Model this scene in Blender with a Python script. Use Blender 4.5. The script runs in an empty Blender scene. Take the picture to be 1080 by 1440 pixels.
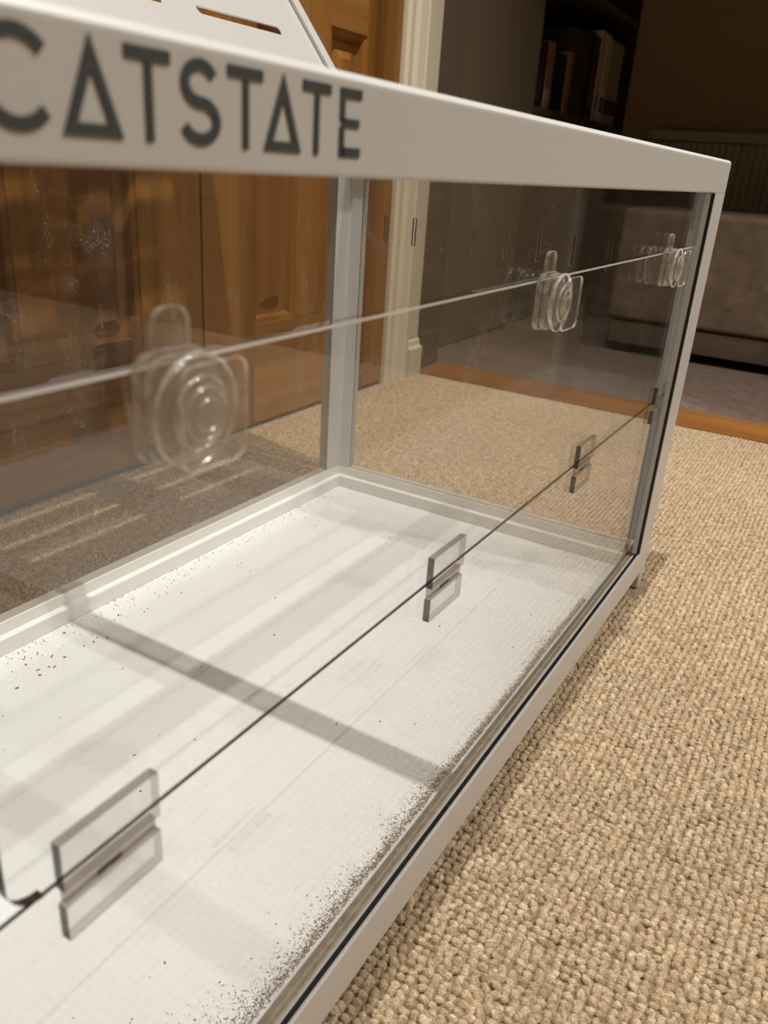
import bpy, bmesh, math, random
import numpy as np
from mathutils import Vector, Matrix
random.seed(7)
rng = np.random.default_rng(7)
scene = bpy.context.scene
COL = scene.collection
PI = math.pi

# ---------------------------------------------------------------- helpers
def lin(r, g, b):
    def f(c):
        c /= 255.0
        return c / 12.92 if c <= 0.04045 else ((c + 0.055) / 1.055) ** 2.4
    return (f(r), f(g), f(b), 1.0)

class NT:
    """small wrapper that builds a node material"""
    def __init__(self, name):
        self.m = bpy.data.materials.new(name)
        self.m.use_nodes = True
        self.t = self.m.node_tree
        self.t.nodes.clear()
        self.out = self.t.nodes.new('ShaderNodeOutputMaterial')
    def n(self, kind, **kw):
        nd = self.t.nodes.new('ShaderNode' + kind)
        for k, v in kw.items():
            if k.startswith('i_'):
                key = k[2:].replace('_', ' ')
                nd.inputs[key].default_value = v
            else:
                setattr(nd, k, v)
        return nd
    def l(self, a, b):
        self.t.links.new(a, b)
    def surf(self, sock):
        self.l(sock, self.out.inputs['Surface'])
    def noise(self, scale, detail=3, rough=.5, mapscale=(1, 1, 1), rot=(0, 0, 0), coord='Object', dist=0):
        tc = self.n('TexCoord'); mp = self.n('Mapping')
        mp.inputs['Scale'].default_value = mapscale
        mp.inputs['Rotation'].default_value = rot
        self.l(tc.outputs[coord], mp.inputs['Vector'])
        nz = self.n('TexNoise')
        nz.inputs['Scale'].default_value = scale
        nz.inputs['Detail'].default_value = detail
        nz.inputs['Roughness'].default_value = rough
        nz.inputs['Distortion'].default_value = dist
        self.l(mp.outputs['Vector'], nz.inputs['Vector'])
        return nz.outputs['Fac']
    def ramp(self, fac, stops):
        r = self.n('ValToRGB')
        e = r.color_ramp.elements
        while len(e) < len(stops): e.new(0.5)
        for el, (p, c) in zip(e, stops):
            el.position = p; el.color = c
        self.l(fac, r.inputs['Fac'])
        return r.outputs['Color']
    def bump(self, h, strength=.3, dist=.001):
        b = self.n('Bump'); b.inputs['Strength'].default_value = strength; b.inputs['Distance'].default_value = dist
        self.l(h, b.inputs['Height'])
        return b.outputs['Normal']

def principled(name, col, rough=.5, metal=0, spec=.5, noise=None, bump=None, mapscale=(1, 1, 1), coord='Object', col2=None):
    t = NT(name)
    p = t.n('BsdfPrincipled')
    p.inputs['Base Color'].default_value = col
    p.inputs['Roughness'].default_value = rough
    p.inputs['Metallic'].default_value = metal
    p.inputs['Specular IOR Level'].default_value = spec
    if noise:
        f = t.noise(noise, mapscale=mapscale, coord=coord)
        c = t.ramp(f, [(.3, col), (.7, col2 or tuple(min(1, x * .85) for x in col[:3]) + (1,))])
        t.l(c, p.inputs['Base Color'])
    if bump:
        f2 = t.noise(bump[0], coord=coord)
        t.l(t.bump(f2, bump[1], bump[2]), p.inputs['Normal'])
    t.surf(p.outputs['BSDF'])
    return t.m

def wood(name, c_dark, c_mid, c_light, axis='z', rough=.38, scale=9, spec=.35):
    t = NT(name)
    ms = {'z': (1, 1, .06), 'x': (.06, 1, 1), 'y': (1, .06, 1)}[axis]
    f1 = t.noise(scale, 4, .55, ms, dist=.6)
    ms2 = {'z': (1, 1, .02), 'x': (.02, 1, 1), 'y': (1, .02, 1)}[axis]
    f2 = t.noise(scale * 14, 3, .6, ms2)
    mx = t.n('Math', operation='MULTIPLY_ADD')
    mx.inputs[1].default_value = .28
    t.l(f2, mx.inputs[0]); t.l(f1, mx.inputs[2])
    c = t.ramp(mx.outputs[0], [(.42, c_dark), (.62, c_mid), (.86, c_light)])
    p = t.n('BsdfPrincipled')
    p.inputs['Roughness'].default_value = rough
    p.inputs['Specular IOR Level'].default_value = spec
    t.l(c, p.inputs['Base Color'])
    t.l(t.bump(f2, .12, .0006), p.inputs['Normal'])
    t.surf(p.outputs['BSDF'])
    return t.m

def pane_mat(name, tint, smudge=.05, seed=0.0, amount=1.0):
    """thin flat glass: fresnel mirror over a clear tinted layer, with faint dust and water marks"""
    t = NT(name)
    geo = t.n('NewGeometry')
    ior = t.n('Mix', data_type='FLOAT')
    t.l(geo.outputs['Backfacing'], ior.inputs['Factor'])
    ior.inputs['A'].default_value = 1.5; ior.inputs['B'].default_value = 1 / 1.5
    fr = t.n('Fresnel'); t.l(ior.outputs['Result'], fr.inputs['IOR'])
    tr = t.n('BsdfTransparent'); tr.inputs['Color'].default_value = tint
    gl = t.n('BsdfGlossy'); gl.inputs['Roughness'].default_value = 0.0
    gl.inputs['Color'].default_value = (amount, amount, amount, 1)
    mx = t.n('MixShader')
    t.l(fr.outputs['Fac'], mx.inputs['Fac']); t.l(tr.outputs[0], mx.inputs[1]); t.l(gl.outputs[0], mx.inputs[2])
    last = mx.outputs[0]
    if smudge:
        f1 = t.noise(11 + seed, 6, .7, (1, 1, .45), dist=1.5)
        f2 = t.noise(520, 2, .6)
        a = t.ramp(f1, [(.535, (0, 0, 0, 1)), (.72, (1, 1, 1, 1))])
        b = t.ramp(f2, [(.55, (0, 0, 0, 1)), (.64, (1, 1, 1, 1))])
        mu = t.n('Math', operation='MULTIPLY'); t.l(a, mu.inputs[0]); t.l(b, mu.inputs[1])
        m2 = t.n('Math', operation='MULTIPLY_ADD'); t.l(mu.outputs[0], m2.inputs[0]); m2.inputs[1].default_value = smudge * 5.5
        m3 = t.n('Math', operation='MULTIPLY'); t.l(a, m3.inputs[0]); m3.inputs[1].default_value = smudge * .35
        t.l(m3.outputs[0], m2.inputs[2])
        df = t.n('BsdfDiffuse'); df.inputs['Color'].default_value = (.75, .72, .66, 1)
        mx2 = t.n('MixShader'); t.l(m2.outputs[0], mx2.inputs['Fac']); t.l(last, mx2.inputs[1]); t.l(df.outputs[0], mx2.inputs[2])
        last = mx2.outputs[0]
    t.surf(last)
    return t.m

def clear_plastic(name, opacity, shine, rough=.07, body=None, solid=None):
    """clear moulded plastic; rim tones put the light caught at its edges into the colour"""
    t = NT(name)
    nrm = t.bump(t.noise(420, 2), .4, .0006)
    tr = t.n('BsdfTransparent'); tr.inputs['Color'].default_value = (.965, .96, .95, 1)
    df = t.n('BsdfDiffuse'); df.inputs['Color'].default_value = lin(236, 230, 220)
    tl = t.n('BsdfTranslucent'); tl.inputs['Color'].default_value = lin(236, 230, 220)
    md = t.n('MixShader'); md.inputs['Fac'].default_value = .5; t.l(df.outputs[0], md.inputs[1]); t.l(tl.outputs[0], md.inputs[2])
    gl = t.n('BsdfGlossy'); gl.inputs['Roughness'].default_value = rough; t.l(nrm, gl.inputs['Normal'])
    m0 = t.n('MixShader'); m0.inputs['Fac'].default_value = shine; t.l(tr.outputs[0], m0.inputs[1]); t.l(gl.outputs[0], m0.inputs[2])
    mx = t.n('MixShader'); t.l(m0.outputs[0], mx.inputs[1]); t.l(md.outputs[0], mx.inputs[2])
    if body:
        df.inputs['Color'].default_value = body; tl.inputs['Color'].default_value = body
    nz = t.noise(230, 2)
    if solid: opacity = solid / 1.2
    mr = t.n('MapRange'); t.l(nz, mr.inputs['Value'])
    mr.inputs['From Min'].default_value = .35; mr.inputs['From Max'].default_value = .7
    mr.inputs['To Min'].default_value = opacity * .45; mr.inputs['To Max'].default_value = min(1, opacity * 1.5)
    if solid: mx.inputs['Fac'].default_value = solid
    else: t.l(mr.outputs[0], mx.inputs['Fac'])
    t.surf(mx.outputs[0])
    return t.m

def clear_acrylic(name, rough=.015):
    t = NT(name)
    p = t.n('BsdfPrincipled')
    p.inputs['Base Color'].default_value = (.97, .97, .96, 1)
    p.inputs['Roughness'].default_value = rough
    p.inputs['IOR'].default_value = 1.49
    p.inputs['Transmission Weight'].default_value = 1.0
    t.surf(p.outputs['BSDF'])
    return t.m

class MB:
    """collects solids and links them as ONE mesh object"""
    def __init__(self): self.bm = bmesh.new()
    def box(self, x0, x1, y0, y1, z0, z1, bev=0, seg=2, rot=None, mat=0):
        b = bmesh.new()
        bmesh.ops.create_cube(b, size=1)
        for v in b.verts:
            v.co = Vector(((x0 + x1) / 2 + v.co.x * (x1 - x0), (y0 + y1) / 2 + v.co.y * (y1 - y0), (z0 + z1) / 2 + v.co.z * (z1 - z0)))
        if bev:
            bmesh.ops.bevel(b, geom=list(b.edges), offset=bev, segments=seg, affect='EDGES', profile=.6)
        self._join(b, rot, mat); return self
    def prism(self, pts, axis, a0, a1, bev=0, rot=None, mat=0):
        """pts: 2D outline; axis: extrusion axis; order of the 2D coords is the other two axes in xyz order"""
        b = bmesh.new()
        def P(p, a):
            if axis == 'x': return Vector((a, p[0], p[1]))
            if axis == 'y': return Vector((p[0], a, p[1]))
            return Vector((p[0], p[1], a))
        lo = [b.verts.new(P(p, a0)) for p in pts]; hi = [b.verts.new(P(p, a1)) for p in pts]
        n = len(pts)
        for i in range(n):
            b.faces.new((lo[i], lo[(i + 1) % n], hi[(i + 1) % n], hi[i]))
        b.faces.new(lo[::-1]); b.faces.new(hi)
        bmesh.ops.recalc_face_normals(b, faces=b.faces)
        if bev:
            es = [e for e in b.edges if len(e.link_faces) == 2 and e.calc_face_angle(0) > .6]
            bmesh.ops.bevel(b, geom=es, offset=bev, segments=2, affect='EDGES', profile=.6)
        self._join(b, rot, mat); return self
    def lathe_y(self, prof, cx, cz, seg=40, mat=0):
        """prof: list of (r, y)"""
        b = bmesh.new(); rings = []
        for r, y in prof:
            rings.append([b.verts.new((cx + r * math.cos(2 * PI * k / seg), y, cz + r * math.sin(2 * PI * k / seg))) for k in range(seg)])
        for a, c in zip(rings, rings[1:]):
            for k in range(seg):
                b.faces.new((a[k], a[(k + 1) % seg], c[(k + 1) % seg], c[k]))
        b.faces.new(rings[0][::-1]); b.faces.new(rings[-1])
        bmesh.ops.recalc_face_normals(b, faces=b.faces)
        self._join(b, None, mat); return self
    def _join(self, b, rot, mat):
        if rot is not None:
            bmesh.ops.transform(b, matrix=rot, verts=b.verts)
        for f in b.faces: f.material_index = mat
        me = bpy.data.meshes.new('tmp'); b.to_mesh(me); b.free()
        self.bm.from_mesh(me); bpy.data.meshes.remove(me)
    def build(self, name, mats, parent=None, smooth=False):
        me = bpy.data.meshes.new(name)
        self.bm.to_mesh(me); self.bm.free()
        if not isinstance(mats, (list, tuple)): mats = [mats]
        for m in mats: me.materials.append(m)
        if smooth:
            me.polygons.foreach_set('use_smooth', [True] * len(me.polygons))
            try: me.set_sharp_from_angle(angle=math.radians(38))
            except Exception: pass
        return link(name, me, parent)

def link(name, me, parent=None):
    o = bpy.data.objects.new(name, me); COL.objects.link(o)
    if parent: o.parent = parent
    return o
def tag(o, label=None, cat=None, group=None, kind=None):
    if label: o['label'] = label
    if cat: o['category'] = cat
    if group: o['group'] = group
    if kind: o['kind'] = kind
    return o
def empty(name, loc=(0, 0, 0)):
    o = bpy.data.objects.new(name, None); o.empty_display_size = .05
    COL.objects.link(o); o.location = loc
    return o
def struct(o): o['kind'] = 'structure'; return o

def rrect(x0, x1, y0, y1, r, seg=6):
    """rounded rectangle outline; r may be a 4-list for (bl, br, tr, tl)"""
    if not isinstance(r, (list, tuple)): r = [r] * 4
    pts = []
    for (cx, cy, a0, rr) in ((x0 + r[0], y0 + r[0], PI, r[0]), (x1 - r[1], y0 + r[1], 1.5 * PI, r[1]),
                             (x1 - r[2], y1 - r[2], 0, r[2]), (x0 + r[3], y1 - r[3], .5 * PI, r[3])):
        if rr <= 0: pts.append((cx, cy)); continue
        for k in range(seg + 1):
            a = a0 + .5 * PI * k / seg
            pts.append((cx + rr * math.cos(a), cy + rr * math.sin(a)))
    return pts

def plate_mesh(name, outline, holes, thick, M):
    """flat sheet with holes cut through it, thickness centred on the sheet"""
    cu = bpy.data.curves.new(name, 'CURVE'); cu.dimensions = '2D'; cu.fill_mode = 'BOTH'; cu.extrude = thick / 2
    for pts in [outline] + holes:
        s = cu.splines.new('POLY'); s.points.add(len(pts) - 1); s.use_cyclic_u = True
        for p, q in zip(s.points, pts): p.co = (q[0], q[1], 0, 1)
    ob = bpy.data.objects.new(name, cu); COL.objects.link(ob)
    dg = bpy.context.evaluated_depsgraph_get(); dg.update()
    me = bpy.data.meshes.new_from_object(ob.evaluated_get(dg))
    bpy.data.objects.remove(ob); bpy.data.curves.remove(cu)
    bm = bmesh.new(); bm.from_mesh(me)
    bmesh.ops.remove_doubles(bm, verts=bm.verts, dist=1e-6)
    bmesh.ops.transform(bm, matrix=M, verts=bm.verts)
    bmesh.ops.recalc_face_normals(bm, faces=bm.faces)
    bm.to_mesh(me); bm.free(); me.materials.clear()
    return me
M_XZ = Matrix(((1, 0, 0, 0), (0, 0, -1, 0), (0, 1, 0, 0), (0, 0, 0, 1)))      # sheet (u,v) -> (x, ., z)
M_YZ = Matrix(((0, 0, 1, 0), (1, 0, 0, 0), (0, 1, 0, 0), (0, 0, 0, 1)))      # sheet (u,v) -> (., y, z)

# ---------------------------------------------------------------- materials
white_paint = principled('white powder coat', lin(202, 201, 197), .38, spec=.45, bump=(900, .05, .0002))
rail_white = principled('bright white rail', lin(228, 227, 222), .38, spec=.45)
white_tray = NT('white laminate tray')
_p = white_tray.n('BsdfPrincipled')
_f = white_tray.noise(7, 5, .6)
white_tray.l(white_tray.ramp(_f, [(.3, lin(232, 235, 234)), (.75, lin(224, 226, 224))]), _p.inputs['Base Color'])
_p.inputs['Roughness'].default_value = .34
white_tray.l(white_tray.bump(white_tray.noise(420, 2), .10, .0004), _p.inputs['Normal'])
white_tray.surf(_p.outputs[0]); white_tray = white_tray.m
ledge_mat = principled('runner with carpet reflection', lin(206, 194, 172), .35, noise=260, col2=lin(176, 160, 134))  # mottled beige stands in for the carpet's reflection in the front glass
seal_mat = principled('black rubber seal', lin(22, 22, 24), .45)
letter_mat = principled('charcoal lettering', lin(66, 72, 74), .5)
glass_back = pane_mat('back glass', (.94, .93, .91, 1), .075, 0)
glass_side = pane_mat('side glass', (.93, .925, .90, 1), .10, 2)
acrylic_pane = pane_mat('acrylic front', (.975, .972, .965, 1), .012, 4, .62)
edge_light = principled('lit pane edge', lin(214, 208, 198), .3)  # pale colour holds the light caught along the flap's top edge
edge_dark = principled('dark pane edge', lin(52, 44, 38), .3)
plastic = clear_plastic('clear latch plastic', .045, .06)
plastic_rim = clear_plastic('pale latch rim', .42, .22, .15)  # pale rim colour stands for lamplight refracted at the latch edges
acrylic = clear_acrylic('clear hinge acrylic')
oak_v = wood('oak upright grain', lin(104, 68, 30), lin(142, 97, 47), lin(170, 122, 64), 'z')
oak_h = wood('oak level grain', lin(100, 66, 29), lin(138, 94, 45), lin(166, 118, 62), 'x')
oak_p = wood('oak panel grain', lin(96, 62, 27), lin(132, 88, 42), lin(160, 112, 57), 'z', scale=7)
strip_wood = wood('threshold timber', lin(128, 82, 36), lin(148, 98, 47), lin(164, 114, 60), 'y', rough=.45)
trim_white = principled('cream gloss paint', lin(214, 204, 182), .35)
wall_warm = principled('warm wall paint', lin(196, 178, 150), .85, bump=(300, .05, .001))
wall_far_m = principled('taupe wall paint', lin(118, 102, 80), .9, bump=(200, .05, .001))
ceil_m = principled('white ceiling paint', lin(225, 220, 210), .9)
far_carpet = principled('mauve grey carpet', lin(128, 108, 94), .95, noise=40, col2=lin(108, 90, 78), bump=(700, .4, .002))
shelf_wood = wood('lighter shelf edge', lin(88, 72, 44), lin(112, 94, 60), lin(128, 108, 72), 'x', rough=.5)
brown_wood = wood('dark walnut', lin(36, 20, 12), lin(58, 34, 20), lin(76, 46, 26), 'z', rough=.5)
rad_paint = principled('radiator enamel', lin(190, 186, 176), .45)
fabric = principled('grey brown upholstery', lin(124, 106, 88), .95, noise=18, col2=lin(98, 83, 68), bump=(16, .7, .012))
skirt_fabric = principled('dark valance cloth', lin(92, 77, 62), .95)

# carpet: base cloth and woven loops
def carpet_mat(name, k):
    t = NT(name)
    big = t.noise(3.5, 4, .6)
    mid = t.noise(120, 3, .6)
    fine = t.noise(430, 3, .7, (1.5, .8, 1.2), (0, 0, .5), dist=1.4)
    c1 = t.ramp(mid, [(.28, lin(int(164 * k), int(143 * k), int(117 * k))), (.5, lin(int(198 * k), int(176 * k), int(147 * k))), (.74, lin(int(224 * k), int(207 * k), int(180 * k)))])
    c2 = t.ramp(big, [(.3, (.9, .89, .87, 1)), (.7, (1.05, 1.04, 1.02, 1))])
    mx = t.n('Mix', data_type='RGBA', blend_type='MULTIPLY'); mx.inputs['Factor'].default_value = 1
    t.l(c1, mx.inputs['A']); t.l(c2, mx.inputs['B'])
    c3 = t.ramp(fine, [(.34, (.68, .66, .61, 1)), (.5, (1.08, 1.065, 1.035, 1)), (.64, (1.42, 1.40, 1.36, 1))])  # strand highlights and the dark between them, put into the colour
    mx0 = mx
    mx = t.n('Mix', data_type='RGBA', blend_type='MULTIPLY'); mx.inputs['Factor'].default_value = 1
    t.l(mx0.outputs['Result'], mx.inputs['A']); t.l(c3, mx.inputs['B'])
    p = t.n('BsdfPrincipled'); p.inputs['Roughness'].default_value = .9; p.inputs['Specular IOR Level'].default_value = .2
    t.l(mx.outputs['Result'], p.inputs['Base Color'])
    t.l(t.bump(fine, 1.0, .0018), p.inputs['Normal'])
    t.surf(p.outputs[0])
    return t.m
carpet_loop_m = carpet_mat('beige wool loop', 1.0)
carpet_base_m = carpet_mat('beige carpet backing', .8)

# ---------------------------------------------------------------- the room
W, D, H = .876, .4288, .45
CEIL = 2.32
struct(MB().box(-2.2, .715, -2.4, .705, -.03, -.0015).build('floor', carpet_base_m))
struct(MB().box(.845, 2.4, -2.4, .79, -.03, -.004).box(1.47, 2.4, .79, 1.1, -.03, -.004).build('floor_adjoining', far_carpet))
struct(MB().box(.716, .844, -.35, .70, -.03, .003, .0015).build('trim_1', strip_wood))
struct(MB().box(-2.2, 2.4, -2.4, 1.1, CEIL, CEIL + .03).build('ceiling', ceil_m))
struct(MB().box(-2.2, -.497, .705, .79, 0, CEIL).box(-.497, .578, .705, .79, 1.88, CEIL).box(.578, .712, .705, .79, 0, CEIL).build('wall_back', wall_warm))
struct(MB().box(.7122, .845, .706, .79, 0, CEIL).build('trim_5', principled('shaded jamb paint', lin(92, 79, 60), .85)))  # jamb shade is put into this darker base colour
struct(MB().box(-2.23, -2.2, -2.4, .79, 0, CEIL).build('wall_left', wall_warm))
struct(MB().box(-2.2, 2.4, -2.43, -2.4, 0, CEIL).build('wall_front', wall_warm))
struct(MB().box(.7155, .845, -2.4, -.351, -.03, CEIL).box(.7155, .845, -.351, .705, 1.78, CEIL).build('wall_right', wall_far_m))  # unseen long stretch added to limit the threshold strip's reflection in the panes
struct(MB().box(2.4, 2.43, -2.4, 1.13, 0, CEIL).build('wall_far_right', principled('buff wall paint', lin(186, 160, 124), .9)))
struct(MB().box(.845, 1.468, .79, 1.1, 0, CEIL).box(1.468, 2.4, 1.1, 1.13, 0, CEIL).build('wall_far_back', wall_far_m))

# casing round the double doors: moulded profile
prof = [(0, 0), (0, -.010), (.006, -.016), (.014, -.016), (.018, -.011), (.03, -.011), (.036, -.018), (.052, -.022), (.060, -.018), (.066, -.021), (.076, -.021), (.079, 0)]
mb = MB()
mb.prism([(.578 + a, .705 + b) for a, b in prof], 'z', 0, 1.96)
mb.prism([(-.497 - a, .705 + b) for a, b in prof], 'z', 0, 1.96)
mb.prism([(.705 + b, 1.88 + a) for a, b in prof], 'x', -.497, .578)
struct(mb.build('trim_2', trim_white))
# flat white facing on the return of the opening and its short skirting
struct(MB().box(.6585, .712, .693, .705, .082, 1.78, .002).build('trim_3', trim_white))
sk = [(.705, 0), (.705, .086), (.699, .086), (.694, .080), (.689, .074), (.688, .066), (.681, .060), (.681, 0)]
struct(MB().prism(sk, 'x', .6585, .7145).build('baseboard_back', trim_white))
struct(MB().prism([(-.001 + y, z) for y, z in sk], 'x', -2.2, -.58).build('baseboard_left', trim_white))

# double panelled oak doors
def oak_leaf(name, x0, x1, cols):
    y0, y1 = .702, .738
    z0, z1 = .006, 1.872
    stiles = [x0, cols[0][0], cols[0][1], cols[1][0], cols[1][1], x1]
    mb = MB()
    mb.box(stiles[0], stiles[1], y0, y1, z0, z1, .0015)
    mb.box(stiles[2], stiles[3], y0, y1, .172, z1 - .1, .0015)
    mb.box(stiles[4], stiles[5], y0, y1, z0, z1, .0015)
    door = struct(mb.build(name, oak_v))
    rows = [(.172, .622), (.672, 1.30), (1.36, z1 - .1)]
    for (za, zb) in ((z0, .172), (.622, .672), (1.30, 1.36), (z1 - .1, z1)):
        if za in (z0,) or zb == z1:
            MB().box(stiles[1], stiles[4], y0, y1, za, zb, .0015).build('rail', oak_h, door)
        else:
            for c in cols:
                MB().box(c[0], c[1], y0, y1, za, zb, .0015).build('rail', oak_h, door)
    for c in cols:
        for (za, zb) in rows:
            # sunk panel with a sloping moulded border and raised field
            b = bmesh.new()
            rings = []
            for (ins, y) in ((0, y0 + .002), (.008, y0 + .004), (.012, y0 + .013), (.026, y0 + .014), (.040, y0 + .006), (.040, y0 + .006)):
                rings.append([b.verts.new(p) for p in ((c[0] + ins, y, za + ins), (c[1] - ins, y, za + ins), (c[1] - ins, y, zb - ins), (c[0] + ins, y, zb - ins))])
            for r1, r2 in zip(rings[:-1], rings[1:-1]):
                for k in range(4):
                    b.faces.new((r1[k], r1[(k + 1) % 4], r2[(k + 1) % 4], r2[k]))
            b.faces.new(rings[-2])
            bmesh.ops.delete(b, geom=[v for v in b.verts if not v.link_faces], context='VERTS')
            bmesh.ops.recalc_face_normals(b, faces=b.faces)
            for f in b.faces:
                if f.normal.y > 0: f.normal_flip()
            m = MB(); m._join(b, None, 0)
            m.build('panel', oak_p, door)
    return door
oak_leaf('door_1', .0425, .576, [(.160, .268), (.350, .458)])
oak_leaf('door_2', -.495, .0385, [(-.378, -.270), (-.188, -.080)])
struct(MB().box(-.497, .578, .742, .79, 0, 1.88).build('void_backing', principled('dark void behind doors', lin(20, 15, 10), .9)))  # near-black block put in for the unlit space behind the leaves

# ---------------------------------------------------------------- carpet loops (pile nobody could count)
px, py = .0054, .0062
gx = np.arange(-1.15, .711, px); gy = np.arange(-.62, .70, py)
X, Y = np.meshgrid(gx, gy, indexing='ij')
Y = Y + (np.arange(len(gx))[:, None] % 2) * py * .12
X = X.ravel(); Y = Y.ravel()
X = X + rng.normal(0, .0004, X.size) + .0010 * np.sin(Y * 37 + 2) ; Y = Y + rng.normal(0, .0005, Y.size) + .0012 * np.sin(X * 23)
keep = (Y < .698) & (X < .711) & ~((X > -W - .004) & (X < .004) & (Y > .02) & (Y < D + .004))
for (fx, fy) in ((-.02, .014), (-W + .02, .014), (-.02, D - .014), (-W + .02, D - .014)):
    keep &= ~((abs(X - fx) < .027) & (abs(Y - fy) < .021))
X = X[keep]; Y = Y[keep]; N = X.size
ring = 6
ang = np.arange(ring) * 2 * PI / ring
# unit dome: foot ring, shoulder ring, crown ring, apex
ux = np.concatenate([np.cos(ang), .93 * np.cos(ang), .58 * np.cos(ang), [0]])
uy = np.concatenate([np.sin(ang), .93 * np.sin(ang), .58 * np.sin(ang), [0]])
uz = np.concatenate([np.full(ring, -.35), np.full(ring, .35), np.full(ring, .86), [1.0]])
sx = .0030 * rng.uniform(.9, 1.1, N); sy = .0034 * rng.uniform(.88, 1.12, N); sz = .0030 * rng.uniform(.7, 1.2, N)
th = rng.normal(.22, .28, N)
tiltx = rng.normal(0.25, .3, N); tilty = rng.normal(0, .3, N)
lx = ux[None] * sx[:, None]; ly = uy[None] * sy[:, None]; lz = uz[None] * sz[:, None]
lx = lx + lz * tiltx[:, None] * .8; ly = ly + lz * tilty[:, None] * .8
ct, st = np.cos(th)[:, None], np.sin(th)[:, None]
co = np.stack([X[:, None] + lx * ct - ly * st, Y[:, None] + lx * st + ly * ct, lz - .0009], -1).reshape(-1, 3)
nv = 3 * ring + 1
quads = []; tris = []
for r in range(2):
    for k in range(ring):
        quads.append((r * ring + k, r * ring + (k + 1) % ring, (r + 1) * ring + (k + 1) % ring, (r + 1) * ring + k))
for k in range(ring): tris.append((2 * ring + k, 2 * ring + (k + 1) % ring, 3 * ring))
q = np.array(quads).ravel(); tr = np.array(tris).ravel()
one = np.concatenate([q, tr])
loops = (one[None] + (np.arange(N) * nv)[:, None]).ravel().astype(np.int32)
tot1 = np.concatenate([np.full(len(quads), 4), np.full(len(tris), 3)])
tot = np.tile(tot1, N).astype(np.int32)
start = np.concatenate([[0], np.cumsum(tot)[:-1]]).astype(np.int32)
me = bpy.data.meshes.new('carpet_loops')
me.vertices.add(len(co)); me.vertices.foreach_set('co', co.astype(np.float32).ravel())
me.loops.add(len(loops)); me.loops.foreach_set('vertex_index', loops)
me.polygons.add(len(tot)); me.polygons.foreach_set('loop_start', start); me.polygons.foreach_set('loop_total', tot)
me.polygons.foreach_set('use_smooth', np.ones(len(tot), bool))
me.update(calc_edges=True); me.materials.append(carpet_loop_m)
tag(link('carpet_pile', me), 'beige woven wool loop pile carpet covering the hall floor', 'carpet', kind='stuff')

slot_rim = principled('frosted slot edge', lin(112, 100, 86), .4)
# ---------------------------------------------------------------- the terrarium
T = empty('glass_terrarium', (-W / 2, D / 2, 0))
tag(T, 'white framed clear glass reptile terrarium with raised slotted lid standing on beige carpet', 'terrarium')
class Local:
    """build in world coordinates, then parent keeping place"""
def part(mb, name, mats, parent=None, smooth=False):
    o = mb.build(name, mats, None, smooth) if isinstance(mb, MB) else link(name, mb)
    if not isinstance(mb, MB):
        for m in (mats if isinstance(mats, (list, tuple)) else [mats]): o.data.materials.append(m)
    p = parent or T
    o.parent = p
    off = Vector(T.location)
    o.data.transform(Matrix.Translation(-off))
    return o

# floor tray
part(MB().box(-W + .0186, -.0186, .0156, D - .0186, .012, .0209, .0006), 'floor_tray', white_tray)
# bottom rails; front one carries a runner and the black seal
part(MB().box(-W + .0005, -.0005, 0, .0024, .0227, .0541, .0009).box(-W + .02, -.02, .0024, .0152, .0227, .0305), 'front_rail', white_paint)
part(MB().box(-W + .034, -.034, .0026, .0050, .031, .0538), 'door_seal', seal_mat)
part(MB().box(-W + .034, -.034, .0052, .0068, .031, .0534), 'glazing_strip', white_paint)
part(MB().box(-W + .0135, -.0135, .0070, .0152, .031, .0518, .0008), 'door_runner', ledge_mat)
ra = [(0, .0227), (0, .0483), (.0125, .0483), (.0131, .0478), (.0131, .0365), (.0178, .0360), (.0186, .0352), (.0186, .0205), (.0150, .0205), (.0150, .0227)]
part(MB().prism([(D - a, z) for a, z in ra], 'x', -W + .0005, -.0005, .0006), 'back_rail', rail_white)
part(MB().prism([(-a, z) for a, z in ra], 'y', .0245, D - .0005, .0006), 'side_rail', rail_white)
part(MB().prism([(-W + a, z) for a, z in ra], 'y', .0245, D - .0005, .0006), 'side_rail', rail_white)
# corner posts: folded L angles
def post(sx, sy, fx, fy):
    """sx, sy: outward signs; fx, fy: length of the flange along x and y"""
    x_out = 0 if sx > 0 else -W; y_out = 0 if sy < 0 else D
    t = .0131
    pts = [(0, 0), (fx, 0), (fx, t if sy > 0 else .004), (t, t if sy > 0 else .004), (t, fy), (0, fy)]
    if sy < 0: pts = [(0, 0), (fx, 0), (fx, .0042), (t, .0042), (t, fy), (0, fy)]
    P = [(x_out - sx * a, y_out + (b if sy < 0 else -b)) for a, b in pts]
    return part(MB().prism(P, 'z', .0545 if sy < 0 else .0485, .4215, .0008), 'corner_post', white_paint)
post(1, -1, .0478, .0243); post(-1, -1, .030, .0243); post(1, 1, .041, .0290); post(-1, 1, .041, .0290)
for sx in (0, 1):
    x = -.0095 if sx == 0 else -W + .0095
    part(MB().box((-.0500 if sx == 0 else -W + .0302), (-.0480 if sx == 0 else -W + .0322), .0004, .0031, .056, .4205), 'post_seal', seal_mat)
    part(MB().box((-.0515 if sx == 0 else -W + .0324), (-.0480 if sx == 0 else -W + .0347), .0034, .0078, .056, .4205), 'glazing_strip', white_paint)
    for y in (.012, D - .012):
        part(MB().box(x - .0095, x + .0095, y - .0115, y + .0115, .0002, .0225, .0015), 'foot', white_paint)
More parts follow.
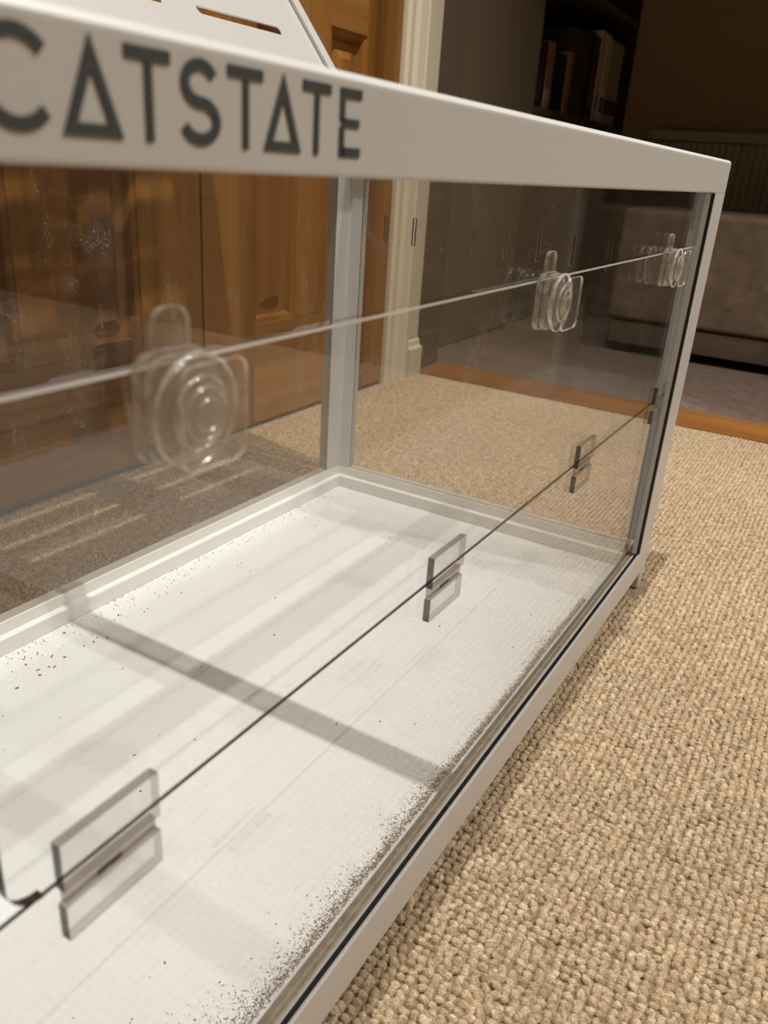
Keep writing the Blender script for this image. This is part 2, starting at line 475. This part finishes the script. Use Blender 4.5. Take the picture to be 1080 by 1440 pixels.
# top frame
part(MB().prism([(.0, .4213), (0, .4478), (.0022, .45), (.0205, .45), (.0205, .4475), (.0024, .4475), (.0024, .4213)], 'x', -W, 0, .001).box(-W + .0135, -.0135, .0025, .0205, .4213, .4235), 'header', white_paint)
part(MB().box(-W, 0, D - .022, D, .4218, .4498, .001), 'top_rail', white_paint)
for sx in (0, 1):
    part(MB().box(-.0205 if sx == 0 else -W, 0 if sx == 0 else -W + .0205, .0208, D - .0223, .4218, .4498, .001), 'top_rail', white_paint)
part(MB().box(-.448, -.428, .0208, D - .0223, .437, .449, .001), 'crossbar', white_paint)
# lettering on the header
def stroke(mb, pts, w, y0=-.0005, y1=.0002, closed=False):
    n = len(pts); L = []; R_ = []
    for i in range(n):
        p = Vector(pts[i])
        a = Vector(pts[i - 1]) if (i > 0 or closed) else None
        c = Vector(pts[(i + 1) % n]) if (i < n - 1 or closed) else None
        d1 = (p - a).normalized() if a is not None else None
        d2 = (c - p).normalized() if c is not None else None
        d = ((d1 or d2) + (d2 or d1)).normalized()
        nrm = Vector((-d.y, d.x)); k = 1.0
        if d1 is not None and d2 is not None:
            k = 1 / max(.28, math.sqrt((1 + d1.dot(d2)) / 2))
        L.append(p + nrm * w / 2 * k); R_.append(p - nrm * w / 2 * k)
    rng_ = range(n if closed else n - 1)
    for i in rng_:
        j = (i + 1) % n
        mb.prism([tuple(L[i]), tuple(L[j]), tuple(R_[j]), tuple(R_[i])], 'y', y0, y1)
mb = MB()
zb, zt = .4270, .4454; sw = .0026
def arc(cx, cz, rx, rz, a0, a1, n=22):
    return [(cx + rx * math.cos(math.radians(a0 + (a1 - a0) * k / n)), cz + rz * math.sin(math.radians(a0 + (a1 - a0) * k / n))) for k in range(n + 1)]
zc = (zb + zt) / 2; rz = (zt - zb) / 2 - sw / 2
stroke(mb, arc(-.7732, zc, rz * 1.02, rz, 42, 318, 30), sw)
def tri(x0, x1):
    xa = (x0 + x1) / 2
    i = sw * .62
    stroke(mb, [(x0 + i * 1.2, zb + sw / 2), (x1 - i * 1.2, zb + sw / 2), (xa, zt - sw * 1.05)], sw * .95, closed=True)
def tee(x0, x1, xs):
    stroke(mb, [(x0, zt - sw / 2), (x1, zt - sw / 2)], sw)
    stroke(mb, [(xs, zt - sw - .0002), (xs, zb)], sw * .85)
tri(-.7636, -.7478)
tee(-.7467, -.7335, -.7401)
r2 = (zt - zb - sw) / 4
xs = -.7239
stroke(mb, arc(xs, zt - sw / 2 - r2, .0050, r2, 25, 270, 20) [:-1] + arc(xs, zb + sw / 2 + r2, .0056, r2, 90, -160, 20), sw)
tee(-.7142, -.7008, -.7075)
tri(-.7003, -.6841)
tee(-.6835, -.6701, -.6768)
stroke(mb, [(-.6652 + sw / 2, zt - sw - .0004), (-.6652 + sw / 2, zc + .0004)], sw * .9)
stroke(mb, [(-.6652 + sw / 2, zc - sw * .4), (-.6652 + sw / 2, zb)], sw * .9)
stroke(mb, [(-.6652, zt - sw / 2), (-.6538, zt - sw / 2)], sw)
stroke(mb, [(-.6638, zc), (-.6548, zc)], sw * .9)
stroke(mb, [(-.6638, zb + sw / 2), (-.6538, zb + sw / 2)], sw)
o = part(mb, 'lettering', letter_mat); o['label'] = 'charcoal capital letters on the header'

# glass panes
def slot_holes(y_list, z0, z1, w):
    return [rrect(y - w / 2, y + w / 2, z0, z1, w * .48, 4) for y in y_list]
ys = [.0598 + .0384 * k for k in range(9)]
for xx in (-.0065, -W + .0065):
    me = plate_mesh('side_pane', [(.0248, .0488), (D - .0294, .0488), (D - .0294, .4213), (.0248, .4213)], slot_holes(ys, .3395, .3708, .0036), .004, Matrix.Translation((xx - .004 if xx > -.4 else xx + .004, 0, 0)) @ M_YZ)
    sp = part(me, 'side_pane', [glass_side, slot_rim])
    for f in sp.data.polygons:
        if abs(f.normal.x) < .5 and .33 < f.center.z < .38 and f.area < .0002: f.material_index = 1
part(MB().box(-W + .0415, -.0415, D - .0125, D - .0090, .0488, .4213), 'back_pane', glass_back)
# fixed lower and upper front panes, drop-down flap between
UZ, HZ = .3735, .2327
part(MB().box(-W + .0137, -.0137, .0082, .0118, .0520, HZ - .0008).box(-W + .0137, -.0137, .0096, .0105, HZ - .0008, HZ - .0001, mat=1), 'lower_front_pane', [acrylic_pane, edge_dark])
part(MB().box(-W + .0137, -.0137, .0083, .0117, UZ + .0016, .4208), 'upper_front_pane', acrylic_pane)
fx0, fx1 = -.7945, -.0530
outl = rrect(fx0, fx1, HZ + .0006, UZ, [.011, .011, .003, .003], 8)
b = MB().prism(outl, 'y', .0082, .0118)
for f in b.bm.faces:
    if abs(f.normal.y) < .5: f.material_index = 1 if f.normal.z > .5 else (2 if f.normal.x < -.04 else 0)  # lit top edge and dark left edge are painted by face direction
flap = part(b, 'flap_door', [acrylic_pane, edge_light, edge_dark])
# hinges: two clear leaves with a slim barrel between
def hinge(xc):
    mb = MB(); hw = .0183
    mb.box(xc - hw, xc + hw, .0042, .0081, HZ + .0006, HZ + .0178, .0006)
    mb.box(xc - hw, xc + hw, .0042, .0081, HZ - .0183, HZ - .0052, .0006)
    for f in mb.bm.faces:
        n = f.normal
        f.material_index = 0 if abs(n.y) > .9 else (1 if n.x < -.5 else (2 if n.z > .5 or abs(n.x) < .5 and n.y < -.2 else 5))  # rim tones painted by face direction, imitating light in clear acrylic edges
    k = len(mb.bm.faces)
    mb.box(xc - hw + .001, xc + hw - .001, .0056, .0081, HZ - .0050, HZ + .0004, .0004, mat=3)
    mb.box(xc - .006, xc + .003, .0050, .0058, HZ - .0040, HZ - .0022, .0003, mat=4)
    return mb
h0 = hinge(-.762 + .0)
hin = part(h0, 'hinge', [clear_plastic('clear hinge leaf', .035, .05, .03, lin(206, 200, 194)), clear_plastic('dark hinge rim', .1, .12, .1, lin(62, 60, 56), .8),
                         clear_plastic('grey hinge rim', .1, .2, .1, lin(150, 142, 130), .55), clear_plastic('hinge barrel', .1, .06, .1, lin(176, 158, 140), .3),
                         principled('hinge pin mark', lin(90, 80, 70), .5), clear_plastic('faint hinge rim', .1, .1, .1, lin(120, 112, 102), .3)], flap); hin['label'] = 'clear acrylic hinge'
for xc in (-.5417, -.3155, -.0885):
    c = hin.copy(); COL.objects.link(c); c.parent = flap; c.location = (xc + .762, 0, 0)
# latches: rounded body, round turn disc, square cover and upright tongue
def latch(xc, zc):
    mb = MB()
    zb_, zt_ = zc - .0150, zc + .0152
    mb.prism(rrect(xc - .0125, xc + .0125, zb_, zt_, .006), 'y', .0044, .0079, .0004)
    mb.prism(rrect(xc - .0120, xc + .0120, zb_ + .0006, zt_ - .0006, .006), 'y', .0008, .0040, .0004)
    for r_, ya, yb in ((.0155, -.0034, -.0016), (.0128, -.0012, .0004), (.0100, -.0050, -.0037), (.0074, -.0062, -.0052), (.0045, -.0072, -.0064)):
        e = .0003
        mb.lathe_y([(r_ - e, ya), (r_, ya + e), (r_, yb - e), (r_ - e, yb)], xc, zc)
    mb.prism(rrect(xc - .0118, xc + .0126, zb_ + .0016, zt_ - .0010, .004), 'y', -.0092, -.0078, .0003)
    mb.prism(rrect(xc - .0064, xc + .0064, zt_ - .004, .3893, [.001, .001, .0045, .0045]), 'y', .0050, .0074, .0006)
    for f in mb.bm.faces:
        f.material_index = 1 if abs(f.normal.y) < .93 else 0
    return mb
lt = part(latch(-.7300, .3632), 'latch', [plastic, plastic_rim], flap, smooth=True); lt['label'] = 'clear plastic turn latch'
for xc in (-.4477, -.165):
    c = lt.copy(); COL.objects.link(c); c.parent = flap; c.location = (xc + .7300, 0, 0)

# slotted lid, hinged along the back and leaning open
hinge_p = Vector((0, .3968, .4505)); dv = Vector((0, .6238, .7816)); nv_ = Vector((0, -.7816, .6238))
ML = Matrix(((1, 0, 0, hinge_p.x), (0, dv.y, nv_.y, hinge_p.y), (0, dv.z, nv_.z, hinge_p.z), (0, 0, 0, 1)))
xs_edges = []
x = -.076
holes = []
LID = .372
for c in range(4):
    xr = -.0765 - .1775 * c; xl = xr - .1305
    for r in range(7):
        s = .126 + .0450 * (r - 2)
        if s < .02 or s > LID - .03: continue
        holes.append(rrect(xl, xr, s - .0048, s + .0048, .0046, 5))
me = plate_mesh('lid', [(-W + .012, .004), (-.0095, .004), (-.0095, LID), (-W + .012, LID)], holes, .0022, ML)
lid_paint = principled('lid powder coat', lin(186, 184, 179), .4)
lid = part(me, 'lid', lid_paint)
mb = MB()
mb.box(-.0235, -.0095, .004, LID, .0014, .0060, .0012, rot=ML)
mb.box(-W + .012, -W + .026, .004, LID, .0014, .0060, .0012, rot=ML)
mb.box(-W + .027, -.0245, LID - .014, LID, .0014, .0060, .0012, rot=ML)
part(mb, 'lid_border', lid_paint, lid)

# ---------------------------------------------------------------- substrate crumbs on the tray
def crumbs(name, label, pts, mat):
    V = []; F = []
    for (x, y, z, L, w, h, a) in pts:
        n0 = len(V); c, s = math.cos(a), math.sin(a)
        base = [(-L, -w * random.uniform(.5, 1)), (L * random.uniform(.6, 1), -w), (L, w * random.uniform(.4, 1)), (-L * random.uniform(.5, 1), w)]
        for zz, k in ((z, 1), (z + h, .7)):
            for (u, v) in base: V.append((x + (u * c - v * s) * k, y + (u * s + v * c) * k, zz))
        F += [(n0, n0 + 3, n0 + 2, n0 + 1), (n0 + 4, n0 + 5, n0 + 6, n0 + 7)]
        for k in range(4): F.append((n0 + k, n0 + (k + 1) % 4, n0 + 4 + (k + 1) % 4, n0 + 4 + k))
    me = bpy.data.meshes.new(name); me.from_pydata(V, [], F); me.update(); me.materials.append(mat)
    return tag(link(name, me), label, 'debris', kind='stuff')
zf = .0213
pts = []
def add(x, y, L):
    if -W + .019 + 1.6 * L < x < -.019 - 1.6 * L and .0295 < y < D - .0188 - 1.6 * L:
        pts.append((x, y, zf, L * random.uniform(.6, 1.4), L * random.uniform(.25, .7), L * random.uniform(.3, .6), random.uniform(0, PI)))
for k in range(15000):                       # drift of dust against the front runner
    x = -random.uniform(.12, .80)
    wide = .0018 + .0075 * max(0, math.sin(x * 26 + 1.2)) * (1 if x < -.5 else .25) + (.0022 if x < -.55 else 0)
    add(x, .0297 + .002 * random.random() + random.expovariate(1 / wide), random.choice((.0002, .0003, .0003, .0005)))
for k in range(900):                        # along the back rail
    x = -random.uniform(.03, .82)
    add(x, D - .0192 - random.expovariate(1 / .012), random.choice((.0002, .0003, .0004, .0007)))
for k in range(90):
    add(-random.uniform(.03, .82), random.uniform(.04, .40), random.choice((.0003, .0005, .0009)))
for k in range(24):
    add(-random.uniform(.42, .60), random.uniform(.36, .405), .0014)
crumbs('substrate_crumbs', 'brown crumbs and dust of old bedding scattered over the white tray', pts, principled('brown crumbs', lin(164, 138, 110), .9, noise=300, col2=lin(112, 90, 68)))

# ---------------------------------------------------------------- adjoining room
# bookcase in the alcove
BX0, BX1, BY0, BY1 = 1.474, 2.394, .80, 1.06
bc = empty('bookcase', ((BX0 + BX1) / 2, (BY0 + BY1) / 2, 0))
tag(bc, 'dark brown wooden bookcase in the alcove of the dim room beyond the opening', 'bookcase')
def bpart(mb, name, mat, parent=bc):
    o = mb.build(name, mat); o.parent = parent; o.data.transform(Matrix.Translation(-Vector(bc.location))); return o
for xa, xb in ((BX0, BX0 + .02), (BX1 - .02, BX1)):
    bpart(MB().box(xa, xb, BY0, BY1, 0, 1.7, .001), 'side_panel', brown_wood)
bpart(MB().box(BX0 + .0205, BX1 - .0205, BY1 - .012, BY1, .05, 1.69), 'back_panel', brown_wood)
for z in (.03, .583, .921, 1.26, 1.68):
    bpart(MB().box(BX0 + .0205, BX1 - .0205, BY0 + .002, BY1 - .0125, z, z + .02, .001), 'shelf', shelf_wood)
for xa, xb in ((BX0 + .022, 1.932), (1.936, BX1 - .022)):
    dr = bpart(MB().box(xa, xb, BY0 - .018, BY0 - .001, .055, .575, .0015), 'cupboard_door', brown_wood)
books = [  # x0, x1, height, colour, label, band colour
    (1.4955, 1.545, .160, (34, 30, 36), 'dark mottled book at the left end of the shelf', (60, 62, 70)),
    (1.547, 1.584, .165, (62, 18, 24), 'slim maroon book between the dark mottled book and the pink patterned one', (40, 10, 14)),
    (1.586, 1.640, .170, (172, 128, 126), 'pink and white patterned book near the left end of the shelf', (190, 170, 168)),
    (1.645, 1.745, .150, (14, 12, 12), 'wide black book left of the tan one', (22, 20, 20)),
    (1.760, 1.802, .166, (172, 136, 92), 'tan book standing beside the wide black book', (150, 112, 70)),
    (1.800, 1.925, .235, (58, 55, 54), 'thick tall grey patterned book in the middle of the shelf', (78, 74, 72)),
    (1.928, 1.985, .245, (24, 20, 18), 'narrow black book right of the thick grey book', (40, 34, 30)),
    (1.988, 2.040, .238, (96, 32, 28), 'brick red book with a tan lower half', (120, 84, 52)),
    (2.043, 2.096, .262, (226, 216, 200), 'plain cream book, left one of the three pale books', (176, 166, 150)),
    (2.099, 2.150, .258, (236, 230, 216), 'white book, middle one of the three pale books', (120, 110, 100)),
    (2.153, 2.300, .250, (196, 184, 164), 'wide buff book with dark marks, right one of the three pale books', (60, 54, 48)),
]
for (x0, x1, h, c, lab, c2) in books:
    dpt = random.uniform(.15, .18)
    cov = principled('book cover', lin(*c), .6, noise=22, col2=lin(*c))
    r = empty('book', ((x0 + x1) / 2, BY0 + .012 + dpt / 2, .6032))
    off = -Vector(r.location)
    m = MB(); y0 = BY0 + .012
    t = .0025
    m.box(x0, x0 + t, y0, y0 + dpt, .6032, .6032 + h, .0006).box(x1 - t, x1, y0, y0 + dpt, .6032, .6032 + h, .0006)
    m.prism([(x0, y0 + .003), (x0 + .004, y0 - .001), (x1 - .004, y0 - .001), (x1, y0 + .003)], 'z', .6032, .6032 + h)
    o = m.build('cover', cov, r); o.data.transform(Matrix.Translation(off))
    o = MB().box(x0 + t + .0003, x1 - t - .0003, y0 + .004, y0 + dpt - .004, .6060, .6032 + h - .004).build('page_block', principled('book pages', lin(190, 176, 150), .9), r); o.data.transform(Matrix.Translation(off))
    o = MB().box(x0 + .005, x1 - .005, y0 - .0016, y0 - .0009, .6032 + h * .12, .6032 + h * (.52 if 'brick' in lab else .3)).build('spine_band', principled('book band', lin(*c2), .6), r); o.data.transform(Matrix.Translation(off))
    tag(r, lab, 'book', 'books on the middle shelf of the bookcase')
# radiator on the right wall
rd = empty('radiator', (2.36, -.2, .09))
tag(rd, 'grey panel radiator with vertical ribs and a top grille on the far wall', 'radiator')
def rpart(mb, name, mat, parent=rd):
    o = mb.build(name, mat); o.parent = parent; o.data.transform(Matrix.Translation(-Vector(rd.location))); return o
prof = [(2.385, -1.05)]
y = -1.05
outline = []
while y < .655:
    outline += [(2.332, y), (2.332, y + .020), (2.322, y + .026), (2.322, y + .042)]
    y += .048
outline = [(2.345, -1.05)] + outline + [(2.345, y)]
rpart(MB().prism(outline, 'z', .10, .565), 'ribbed_panel', rad_paint)
rpart(MB().box(2.347, 2.392, -1.04, .66, .12, .55, .004), 'rear_panel', rad_paint)
mb = MB().box(2.318, 2.326, -1.06, .675, .568, .600, .002).box(2.386, 2.394, -1.06, .675, .568, .600, .002)
yy = -1.05
while yy < .67:
    mb.box(2.326, 2.386, yy, yy + .012, .588, .597); yy += .026
rpart(mb, 'top_grille', rad_paint)
rpart(MB().box(2.318, 2.394, .676, .684, .09, .602, .003), 'end_cap', rad_paint)
for yy in (-.8, .4):
    rpart(MB().box(2.350, 2.398, yy - .012, yy + .012, -.0035, .119, .001), 'wall_bracket', rad_paint)
# upholstered ottoman
ot = empty('ottoman', (1.70, -.3, 0))
tag(ot, 'large grey brown upholstered ottoman with a dark valance in front of the radiator', 'ottoman')
def opart(mb, name, mat, parent=ot, smooth=True):
    o = mb.build(name, mat, None, smooth); o.parent = parent; o.data.transform(Matrix.Translation(-Vector(ot.location))); return o
opart(MB().box(1.35, 2.02, -1.10, .46, .085, .365, .018, 4), 'padded_body', fabric)
opart(MB().box(1.362, 2.008, -1.088, .448, .022, .084, .004), 'valance', skirt_fabric)
for xx in (1.40, 1.97):
    for yy in (-1.05, .41):
        opart(MB().box(xx - .02, xx + .02, yy - .02, yy + .02, -.0035, .0215, .002), 'leg', brown_wood)

# ---------------------------------------------------------------- lights
def lamp(x, y, power, z=2.2, r=.012, col=(1, .968, .925), size=112, blend=.7):
    ld = bpy.data.lights.new('ceiling_spot', 'SPOT'); ld.energy = power; ld.color = col
    ld.shadow_soft_size = r; ld.spot_size = math.radians(size); ld.spot_blend = blend
    o = bpy.data.objects.new('ceiling_spot', ld); COL.objects.link(o); o.location = (x, y, z)
    return o
lamp(-.38, .04, 124)
lamp(.39, .0, 32)
lamp(-.30, -1.0, 54)
lamp(.42, -1.0, 24)
lamp(.20, -1.29, 50)
lamp(.25, -1.46, 52)
w = bpy.data.worlds.new('World'); scene.world = w; w.use_nodes = True
w.node_tree.nodes['Background'].inputs[0].default_value = (1, .9, .78, 1)
w.node_tree.nodes['Background'].inputs[1].default_value = .03

# ---------------------------------------------------------------- camera
cd = bpy.data.cameras.new('camera'); cam = bpy.data.objects.new('camera', cd); COL.objects.link(cam)
Rm = Matrix(((.51142972, .30714066, -.80256106), (-.85681486, .2535958, -.44895151), (.06563485, .91725339, .39285911)))
M4 = Rm.to_4x4(); M4.translation = Vector((-.88390247, -.1466197, .42585748))
cam.matrix_world = M4
cd.sensor_fit = 'VERTICAL'; cd.sensor_height = 36; cd.sensor_width = 27; cd.lens = 28.5777
cd.clip_start = .005; cd.clip_end = 50
cd.dof.use_dof = True; cd.dof.focus_distance = .62; cd.dof.aperture_fstop = 13
scene.camera = cam
scene.view_settings.view_transform = 'Standard'
scene.view_settings.look = 'None'
scene.view_settings.exposure = 0.0
scene.cycles.transparent_max_bounces = 24
scene.cycles.max_bounces = 12
scene.cycles.transmission_bounces = 12
scene.cycles.caustics_refractive = False
scene.cycles.caustics_reflective = False
